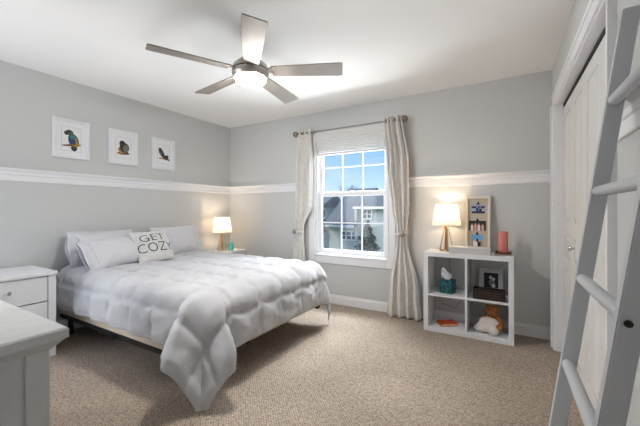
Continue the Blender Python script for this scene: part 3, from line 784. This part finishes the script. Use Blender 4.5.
# photo clip frame
M_cream = mat('cream_frame', (226, 218, 206), 0.6); M_linen = mat('linen_mat', (190, 180, 168), 0.95, bump=0.4, bscale=300)
pf = thing('photo_frame', 'tall cream frame with three clipped photos on the cube shelf', 'picture frame', (3.447, -0.075, ST + 0.0005), (radians(-3), 0, 0))
fw, fh, fd = 0.218, 0.545, 0.034
bm = MB()
for a in ((-fw / 2, -fw / 2 + 0.022, 0, fh), (fw / 2 - 0.022, fw / 2, 0, fh)): box(bm, a[0], a[1], -fd / 2, fd / 2, a[2], a[3], 0.002)
box(bm, -fw / 2 + 0.022, fw / 2 - 0.022, -fd / 2, fd / 2, 0, 0.024, 0.002); box(bm, -fw / 2 + 0.022, fw / 2 - 0.022, -fd / 2, fd / 2, fh - 0.024, fh, 0.002)
obj('frame', bm, M_cream, pf)
bm = MB(); box(bm, -fw / 2 + 0.02, fw / 2 - 0.02, fd / 2 - 0.012, fd / 2 - 0.006, 0.02, fh - 0.02); obj('backing', bm, M_linen, pf)
def cm(n, c): return mat(n, c, 0.5)
P_sky, P_navy, P_dkgrey, P_pink, P_pale, P_blue, P_sand, P_skin = cm('photo_sky', (150, 175, 205)), cm('photo_navy', (40, 52, 84)), cm('photo_charcoal', (44, 44, 48)), cm('photo_pink', (214, 160, 156)), cm('photo_pale', (224, 220, 218)), cm('photo_blue', (110, 165, 215)), cm('photo_sand', (170, 150, 130)), cm('photo_skin', (206, 168, 146))
def photo(z0, w, h, blocks, dx=0):
    bm = MB(); yb = fd / 2 - 0.013
    box(bm, dx - w / 2, dx + w / 2, yb - 0.0015, yb, z0, z0 + h, mi=0)
    for i, (bx0, bx1, bz0, bz1, kind, mi) in enumerate(blocks):
        X0, X1, Z0, Z1 = dx - w / 2 + bx0 * w, dx - w / 2 + bx1 * w, z0 + bz0 * h, z0 + bz1 * h; y = yb - 0.0018 - 0.0002 * i
        if kind == 'r': f = bm.faces.new([bm.verts.new(p) for p in ((X0, y, Z0), (X1, y, Z0), (X1, y, Z1), (X0, y, Z1))])
        else: f = bm.faces.new([bm.verts.new(((X0 + X1) / 2 + (X1 - X0) / 2 * cos(a), y, (Z0 + Z1) / 2 + (Z1 - Z0) / 2 * sin(a))) for a in [2 * pi * k / 14 for k in range(14)]])
        f.material_index = mi
    return obj('photo', bm, None, pf, mats=[P_sky, P_navy, P_dkgrey, P_pink, P_pale, P_blue, P_sand, P_skin])
photo(0.375, 0.118, 0.088, [(0, 1, 0.58, 0.80, 'r', 1), (0, 1, 0, 0.25, 'r', 1), (0.34, 0.52, 0, 0.62, 'r', 1), (0.56, 0.76, 0, 0.55, 'r', 2), (0.38, 0.48, 0.6, 0.78, 'e', 7), (0.60, 0.70, 0.54, 0.72, 'e', 7)], 0.004)
photo(0.205, 0.150, 0.098, [(0, 1, 0, 1, 'r', 2), (0.10, 0.25, 0, 0.55, 'r', 4), (0.30, 0.45, 0, 0.60, 'r', 3), (0.50, 0.66, 0, 0.58, 'r', 4), (0.72, 0.88, 0, 0.52, 'r', 3), (0.13, 0.22, 0.5, 0.7, 'e', 7), (0.33, 0.42, 0.55, 0.75, 'e', 7), (0.54, 0.63, 0.53, 0.73, 'e', 7), (0.76, 0.85, 0.47, 0.67, 'e', 7)], -0.002)
photo(0.052, 0.100, 0.115, [(0, 1, 0.5, 1, 'r', 5), (0, 1, 0, 0.5, 'r', 6), (0.15, 0.5, 0, 0.45, 'r', 4), (0.55, 0.8, 0, 0.4, 'r', 2), (0.42, 0.6, 0.35, 0.7, 'e', 2), (0.25, 0.40, 0.38, 0.55, 'e', 7)], -0.004)
for z, dx in ((0.462, 0.004), (0.300, -0.002), (0.166, -0.004)):
    bm = MB(); prism(bm, [(dx - 0.016, z), (dx + 0.016, z), (dx + 0.008, z + 0.014), (dx + 0.004, z + 0.026), (dx - 0.004, z + 0.026), (dx - 0.008, z + 0.014)], 'Y', fd / 2 - 0.021, fd / 2 - 0.013); obj('clip', bm, M_black, pf)

# pale box and the candle
bx = thing('keepsake_box', 'flat pale grey box lying in front of the tall photo frame', 'box', (3.394, -0.273, ST + 0.0005))
M_pale = mat('pale_grey_card', (206, 206, 208), 0.55)
bm = MB(); box(bm, -0.174, 0.174, -0.056, 0.056, 0, 0.042, 0.002); obj('box_base', bm, M_pale, bx)
bm = MB(); box(bm, -0.178, 0.178, -0.060, 0.060, 0.040, 0.062, 0.003); obj('lid', bm, M_pale, bx)
cd = thing('pillar_candle', 'pink pillar candle at the right end of the cube shelf', 'candle', (3.664, -0.18, ST + 0.009))
M_pink = mat('pink_wax', (214, 132, 122), 0.45)
MATS['pink_wax'].node_tree.nodes['Principled BSDF'].inputs['Subsurface Weight'].default_value = 0.2
bm = MB(); lathe(bm, [(0.038, 0), (0.0395, 0.004), (0.0395, 0.196), (0.037, 0.203), (0.030, 0.203), (0.022, 0.192), (0.003, 0.190)], n=28); obj('wax', bm, M_pink, cd, smooth='auto')
bm = MB(); tube(bm, [(0, 0, 0.188), (0.002, 0, 0.200), (0.004, 0, 0.206)], 0.0014, 6); obj('wick', bm, M_ink, cd)
wr = thing('candle_ring', 'brown berry wreath on a small plate around the pink candle', 'wreath', (3.664, -0.18, ST + 0.0005))
bm = MB(); lathe(bm, [(0.05, 0), (0.074, 0.005), (0.075, 0.008), (0.05, 0.0075), (0.002, 0.0075)], n=30); obj('plate', bm, mat('plate_cream', (214, 200, 184), 0.4), wr, smooth='auto')
bm = MB(); tube(bm, [(0.057 * cos(a), 0.057 * sin(a), 0.016 + 0.003 * sin(5 * a)) for a in [2 * pi * k / 30 for k in range(30)]], 0.005, 6, closed=True); obj('twig_ring', bm, mat('twig', (96, 72, 54), 0.8), wr)
M_berry = mat('berry', (140, 62, 52), 0.4); M_berry2 = mat('brown_berry', (112, 82, 60), 0.5)
bm = MB()
for k in range(46):
    a = random.uniform(0, 2 * pi); r = random.uniform(0.050, 0.068); ellip(bm, (r * cos(a), r * sin(a), random.uniform(0.014, 0.031)), (0.006, 0.006, 0.006), 8, 6, mi=k % 2)
b = obj('berries', bm, None, wr, smooth=True, mats=[M_berry, M_berry2]); b['kind'] = 'stuff'

# tissue box
M_tbox = mat('teal_pattern', (24, 70, 76), 0.5, var=0.55, vscale=42, detail=1.0)
tb = thing('tissue_box', 'dark teal patterned tissue box in the upper left cube', 'tissue box', (3.19, -0.20, SHZ + 0.0005), (0, 0, radians(-12)))
bm = MB(); box(bm, -0.060, 0.060, -0.060, 0.060, 0, 0.128, 0.003); obj('carton', bm, M_tbox, tb)
bm = MB(); n = 20; rows = []
for j in range(13):
    f = j / 12; row = []
    for k in range(n):
        a = 2 * pi * k / n; wdt = (0.026 + 0.030 * sin(pi * min(1, f * 1.25) * 0.62)) * (1 - f ** 4 * 0.75); q = 1 + 0.3 * noise.noise(Vector((cos(a) * 1.6, sin(a) * 1.6, f * 3)))
        row.append(bm.verts.new((wdt * cos(a) * q - 0.022 * f, 0.34 * wdt * sin(a) * q + 0.010 * sin(f * 7 + a), 0.128 + f * 0.098 * (1 + 0.22 * cos(a + 2.4)))))
    rows.append(row)
for A, B in zip(rows, rows[1:]):
    for k in range(n): bm.faces.new((A[k], A[(k + 1) % n], B[(k + 1) % n], B[k]))
bm.faces.new(rows[-1]); bm.faces.new(rows[0])
o = obj('tissue', bm, M_pill, tb, smooth=True); o['label'] = 'white pulled-up tissue'

# black and white photo frame
M_silver = mat('silver_frame', (176, 178, 180), 0.35, 0.5)
bf = thing('photo_frame', 'silver frame with a black and white photo in the upper right cube', 'picture frame', (3.565, -0.095, SHZ + 0.0005), (radians(-12), 0, radians(4)))
bm = MB(); w, h_ = 0.205, 0.25; b_ = 0.030
box(bm, -w / 2, -w / 2 + b_, -0.009, 0.009, 0, h_, 0.003); box(bm, w / 2 - b_, w / 2, -0.009, 0.009, 0, h_, 0.003); box(bm, -w / 2 + b_, w / 2 - b_, -0.009, 0.009, 0, b_, 0.003); box(bm, -w / 2 + b_, w / 2 - b_, -0.009, 0.009, h_ - b_, h_, 0.003)
obj('frame', bm, M_silver, bf)
bm = MB(); box(bm, -w / 2 + 0.026, w / 2 - 0.026, 0.0, 0.006, 0.026, h_ - 0.026); obj('mat_board', bm, mat('mat_board_grey', (200, 200, 200), 0.8), bf)
bm = MB(); y = -0.001; yb = -0.0012
box(bm, -0.060, 0.060, -0.0012, 0.0, 0.068, 0.208, mi=0)
def flat_e(bm, cx, cz, rx, rz, y, mi, n=18):
    f = bm.faces.new([bm.verts.new((cx + rx * cos(2 * pi * k / n), y, cz + rz * sin(2 * pi * k / n))) for k in range(n)]); f.material_index = mi
flat_e(bm, -0.004, 0.165, 0.013, 0.017, -0.0015, 1); flat_e(bm, 0.020, 0.150, 0.014, 0.016, -0.0016, 1); flat_e(bm, 0.006, 0.115, 0.026, 0.036, -0.0014, 2); flat_e(bm, 0.020, 0.088, 0.016, 0.018, -0.0017, 1)
obj('photo', bm, None, bf, mats=[cm('bw_black', (34, 34, 36)), cm('bw_white', (214, 214, 214)), cm('bw_grey', (120, 120, 122))])
bm = MB(); box(bm, -0.02, 0.02, 0.006, 0.010, 0.02, 0.18, M=Matrix.Translation((0, 0.0, 0)) @ Matrix.Rotation(radians(0), 4, 'X')); obj('easel_back', bm, M_dark, bf)

# dark lettered box in front of it
M_espresso = mat('espresso_wood', (38, 30, 28), 0.5, var=0.12, vscale=30)
dbx = thing('wooden_box', 'low dark brown box with faded markings in the upper right cube', 'box', (3.553, -0.265, SHZ + 0.0005), (0, 0, radians(-2)))
bm = MB(); W2, D2, H2 = 0.128, 0.050, 0.094
box(bm, -W2, W2, -D2, -D2 + 0.01, 0, H2, 0.001); box(bm, -W2, W2, D2 - 0.01, D2, 0, H2, 0.001); box(bm, -W2, -W2 + 0.01, -D2 + 0.01, D2 - 0.01, 0, H2, 0.001); box(bm, W2 - 0.01, W2, -D2 + 0.01, D2 - 0.01, 0, H2, 0.001); box(bm, -W2 + 0.01, W2 - 0.01, -D2 + 0.01, D2 - 0.01, 0, 0.01)
obj('box_body', bm, M_espresso, dbx)
M_fade = mat('faded_brown_ink', (92, 64, 50), 0.8)
bm = MB()
for r, z in enumerate((0.064, 0.042, 0.020)):
    x = -W2 + 0.018
    while x < W2 - 0.03:
        l = random.uniform(0.010, 0.030); bm.faces.new([bm.verts.new(p) for p in ((x, -D2 - 0.0006, z), (x + l, -D2 - 0.0006, z), (x + l, -D2 - 0.0006, z + 0.007), (x, -D2 - 0.0006, z + 0.007))]); x += l + 0.007
obj('faded_markings', bm, M_fade, dbx)

# orange book
M_or = mat('orange_cover', (186, 82, 40), 0.5, var=0.25, vscale=18)
bk = thing('book', 'orange covered book lying in the lower left cube', 'book', (3.185, -0.185, 0.0425), (0, 0, radians(34)))
bm = MB(); box(bm, -0.085, 0.085, -0.062, 0.062, 0.0, 0.003); box(bm, -0.085, 0.085, -0.062, 0.062, 0.022, 0.025); box(bm, -0.085, -0.082, -0.062, 0.062, 0.003, 0.022); obj('cover', bm, M_or, bk)
bm = MB(); box(bm, -0.082, 0.081, -0.058, 0.058, 0.003, 0.022); o = obj('pages', bm, mat('page_cream', (226, 190, 160), 0.9), bk); o['label'] = 'cream page block'

# teddy bear
M_fur = mat('tan_fur', (178, 116, 66), 1.0, spec=0.05, bump=1.0, bscale=260, var=0.2, vscale=60)
M_knit = mat('white_knit', (226, 218, 212), 1.0, spec=0.05, bump=0.9, bscale=160)
td = thing('teddy_bear', 'tan teddy bear in a white knitted blanket in the lower right cube', 'soft toy', (3.565, -0.185, 0.0425), (0, 0, radians(-8)))
def blob(name, parts, m, vox=0.005, parent=None):
    bm = MB()
    for p in parts: ellip(bm, p[0], p[1], 18, 12, M=p[2] if len(p) > 2 else None)
    o = obj(name, bm, m, parent, smooth=True)
    r = o.modifiers.new('merge', 'REMESH'); r.mode = 'VOXEL'; r.voxel_size = vox; r.use_smooth_shade = True
    s = o.modifiers.new('soft', 'SMOOTH'); s.iterations = 4; s.factor = 0.5
    return o
Rx = lambda a: Matrix.Rotation(radians(a), 4, 'X'); Ry = lambda a: Matrix.Rotation(radians(a), 4, 'Y')
bear = blob('bear_body', [((0.01, 0.03, 0.085), (0.058, 0.05, 0.075)), ((0.012, 0.015, 0.190), (0.056, 0.050, 0.050)), ((0.014, -0.030, 0.176), (0.027, 0.024, 0.021)),
    ((-0.030, 0.022, 0.232), (0.018, 0.012, 0.018)), ((0.056, 0.022, 0.230), (0.018, 0.012, 0.018)),
    ((0.074, -0.045, 0.062), (0.024, 0.05, 0.030)), ((0.080, -0.075, 0.072), (0.026, 0.018, 0.034)), ((-0.058, -0.01, 0.11), (0.022, 0.024, 0.05), Ry(30)), ((0.076, 0.0, 0.11), (0.022, 0.024, 0.05), Ry(-28))], M_fur, 0.005, td)
bm = MB(); ellip(bm, (0.014, -0.053, 0.182), (0.009, 0.006, 0.007)); obj('nose', bm, M_ink, bear, smooth=True)
for x in (-0.007, 0.033):
    bm = MB(); ellip(bm, (x, -0.032, 0.203), (0.005, 0.004, 0.005), 10, 8); obj('eye', bm, M_ink, bear, smooth=True)
blob('knitted_blanket', [((-0.015, -0.030, 0.052), (0.105, 0.075, 0.050)), ((-0.070, -0.045, 0.034), (0.070, 0.060, 0.034)), ((-0.045, -0.035, 0.085), (0.055, 0.045, 0.040), Ry(30)), ((0.02, -0.045, 0.095), (0.060, 0.042, 0.046)), ((0.04, -0.085, 0.040), (0.042, 0.03, 0.040)), ((-0.03, -0.01, 0.105), (0.05, 0.045, 0.035))], M_knit, 0.006, td)

# ================================================================== WALL PICTURES
M_paper = mat('mat_paper', (238, 238, 240), 0.9); M_line = mat('pencil_line', (120, 122, 130), 0.9)
PC = dict(teal=(70, 128, 118), navy=(66, 72, 110), green=(74, 98, 84), brown=(118, 94, 62), dark=(62, 58, 54), ochre=(166, 124, 70), grey=(112, 110, 106), black=(44, 42, 42))
PK = list(PC); PM = [mat('print_' + k, PC[k], 0.8, var=0.25, vscale=90) for k in PK]
def picture(y, label, shapes):
    """on the left wall, facing +X: local x = out from wall, y = along wall, z = up"""
    w, h = 0.306, 0.376
    t = thing('framed_print', label, 'picture', (0.0, y, 1.867), group='three framed bird prints')
    bm = MB(); b = 0.022; d = 0.026
    box(bm, 0.0005, d, -w / 2, -w / 2 + b, -h / 2, h / 2, 0.0015); box(bm, 0.0005, d, w / 2 - b, w / 2, -h / 2, h / 2, 0.0015)
    box(bm, 0.0005, d, -w / 2 + b, w / 2 - b, -h / 2, -h / 2 + b, 0.0015); box(bm, 0.0005, d, -w / 2 + b, w / 2 - b, h / 2 - b, h / 2, 0.0015)
    obj('frame', bm, M_white, t)
    bm = MB(); box(bm, 0.002, 0.010, -w / 2 + 0.02, w / 2 - 0.02, -h / 2 + 0.02, h / 2 - 0.02); obj('mat_board', bm, M_paper, t)
    bm = MB(); pw, ph = 0.082, 0.118; q = 0.0012
    for a in ((-pw, -pw + q, -ph, ph), (pw - q, pw, -ph, ph), (-pw, pw, -ph, -ph + q), (-pw, pw, ph - q, ph)): box(bm, 0.010, 0.0108, *a)
    obj('border_line', bm, M_line, t)
    bm = MB()
    for i, (cy, cz, ry, rz, rot, c) in enumerate(shapes):
        f = bm.faces.new([bm.verts.new((0.0112 + 0.0002 * i, cy + ry * cos(a) * cos(rot) - rz * sin(a) * sin(rot), cz + ry * cos(a) * sin(rot) + rz * sin(a) * cos(rot))) for a in [2 * pi * k / 24 for k in range(24)]])
        f.material_index = PK.index(c)
    obj('painted_bird', bm, None, t, mats=PM)
picture(-2.081, 'framed print of a green and blue bird on a branch, leftmost of the three', [
    (0.022, -0.085, 0.026, 0.030, 0.2, 'dark'), (0.018, -0.012, 0.044, 0.070, 0.25, 'green'), (0.030, -0.02, 0.022, 0.055, 0.2, 'ochre'), (0.006, -0.015, 0.028, 0.050, 0.2, 'navy'), (0.012, 0.020, 0.026, 0.020, 0.1, 'teal'),
    (-0.018, 0.062, 0.034, 0.026, 0.0, 'green'), (-0.046, 0.052, 0.014, 0.018, 0.6, 'dark'), (-0.022, 0.070, 0.016, 0.010, 0.2, 'dark'), (0.000, -0.058, 0.082, 0.010, 0.16, 'brown'), (0.05, -0.052, 0.03, 0.012, 0.3, 'ochre')])
picture(-1.590, 'framed print of a round brown bird on a nest, middle of the three', [
    (-0.002, -0.062, 0.068, 0.016, 0.05, 'brown'), (0.010, -0.050, 0.04, 0.014, 0.1, 'dark'), (-0.004, -0.022, 0.054, 0.040, 0.1, 'ochre'), (0.010, 0.002, 0.052, 0.055, 0.0, 'dark'), (0.026, -0.006, 0.032, 0.042, -0.2, 'grey'),
    (-0.022, 0.035, 0.022, 0.035, 0.1, 'dark'), (-0.012, 0.062, 0.026, 0.014, -0.1, 'black'), (-0.030, -0.062, 0.028, 0.008, 0.2, 'ochre')])
picture(-1.113, 'framed print of a small bird with raised wings, rightmost of the three', [
    (-0.034, 0.022, 0.026, 0.056, 0.35, 'grey'), (-0.016, 0.020, 0.018, 0.058, 0.5, 'dark'), (-0.040, 0.045, 0.014, 0.030, 0.2, 'dark'), (0.020, -0.034, 0.048, 0.018, -0.35, 'black'), (0.044, -0.026, 0.024, 0.020, 0, 'dark'),
    (-0.026, -0.052, 0.040, 0.008, 0.12, 'ochre'), (0.030, -0.060, 0.05, 0.008, -0.1, 'brown'), (0.070, -0.064, 0.012, 0.012, 0, 'dark')])

# ================================================================== CEILING FAN
FX, FY, FZ = 2.113, -1.828, 2.15
fan = thing('ceiling_fan', 'brushed nickel five blade ceiling fan with a lit white bowl', 'ceiling fan', (FX, FY, 0))
bm = MB(); lathe(bm, [(0.066, H - 0.0005), (0.070, H - 0.012), (0.062, H - 0.045), (0.026, H - 0.062), (0.014, H - 0.066)], n=30); obj('canopy', bm, M_steel, fan, smooth='auto')
bm = MB(); lathe(bm, [(0.013, H - 0.06), (0.013, 2.24)], n=16); obj('downrod', bm, M_steel, fan, smooth='auto')
bm = MB(); lathe(bm, [(0.020, 2.272), (0.045, 2.258), (0.085, 2.232), (0.118, 2.202), (0.127, 2.182), (0.127, 2.168)], n=40); obj('motor_housing', bm, M_steel, fan, smooth='auto')
bm = MB(); lathe(bm, [(0.119, 2.168), (0.119, 2.160)], n=40); obj('seam_band', bm, M_dark, fan, smooth='auto')
bm = MB(); lathe(bm, [(0.128, 2.160), (0.131, 2.152), (0.128, 2.128), (0.116, 2.112), (0.108, 2.110)], n=40); obj('light_ring', bm, M_steel, fan, smooth='auto')
bm = MB(); lathe(bm, [(0.109, 2.112), (0.106, 2.100), (0.092, 2.084), (0.066, 2.071), (0.035, 2.064), (0.004, 2.062)], n=32)
BOWL = glow('lit_bowl', (255, 251, 246), FAN_GLOW); o = obj('light_bowl', bm, BOWL, fan, smooth=True); o['label'] = 'glowing frosted glass bowl'
for k in range(5):
    A = radians(-117.2 + 72 * k); bm = MB()
    M = Matrix.Translation((0, 0, FZ + 0.010)) @ Matrix.Rotation(A, 4, 'Z') @ Matrix.Rotation(radians(-11), 4, 'X')
    pts = [(0.155, -0.052), (0.30, -0.060), (0.63, -0.072), (0.655, -0.068), (0.655, 0.062), (0.63, 0.068), (0.30, 0.058), (0.155, 0.050)]
    prism(bm, pts, 'Z', -0.0035, 0.0035); bmesh.ops.transform(bm, matrix=M, verts=bm.verts[:])
    b = obj('blade', bm, M_blade, fan)
    bm = MB(); prism(bm, [(0.10, -0.022), (0.17, -0.030), (0.235, -0.018), (0.235, 0.018), (0.17, 0.030), (0.10, 0.022)], 'Z', 0.0036, 0.010); bmesh.ops.transform(bm, matrix=M, verts=bm.verts[:])
    obj('blade_iron', bm, M_steel, b)

# ================================================================== LADDER
YA, YB = -2.22, -2.634      # inner faces of far and near rails
ld = thing('wooden_ladder', 'pale grey painted wooden ladder leaning against the right wall in front of the closet', 'ladder', (0, 0, 0))
XF = lambda z: 3.755 + (z * 0.136)          # front (left) edge at height z
DW = 0.0425
def rail_bm(y0, y1, ztop):
    bm = MB(); prism(bm, [(XF(0), 0), (XF(0) + DW, 0), (XF(ztop) + DW, ztop), (XF(ztop), ztop)], 'Y', y0, y1)
    es = [e for e in bm.edges if e.calc_length() > 0.5]; bmesh.ops.bevel(bm, geom=es, offset=0.003, segments=2, affect='EDGES'); return bm
obj('side_rail', rail_bm(YA, YA + 0.032, 1.79), M_ladder, ld)
nr = obj('side_rail', rail_bm(YB - 0.032, YB, 1.79), M_ladder, ld)
for k in range(6):
    z = 1.506 - 0.283 * k + 0.008; x = XF(z) + 0.0175
    bm = MB(); tube(bm, [(x, YB - 0.001, z), (x, YA + 0.001, z)], 0.0165, 16); obj('rung', bm, M_ladder, ld, smooth='auto')
bm = MB(); lathe(bm, [(0.0035, -0.005), (0.0075, -0.004), (0.0075, 0.0)], (3.900, YB - 0.0322, 0.942), 14, axis='Y'); o = obj('bolt', bm, M_dark, nr, smooth='auto'); o['label'] = 'dark bolt head'
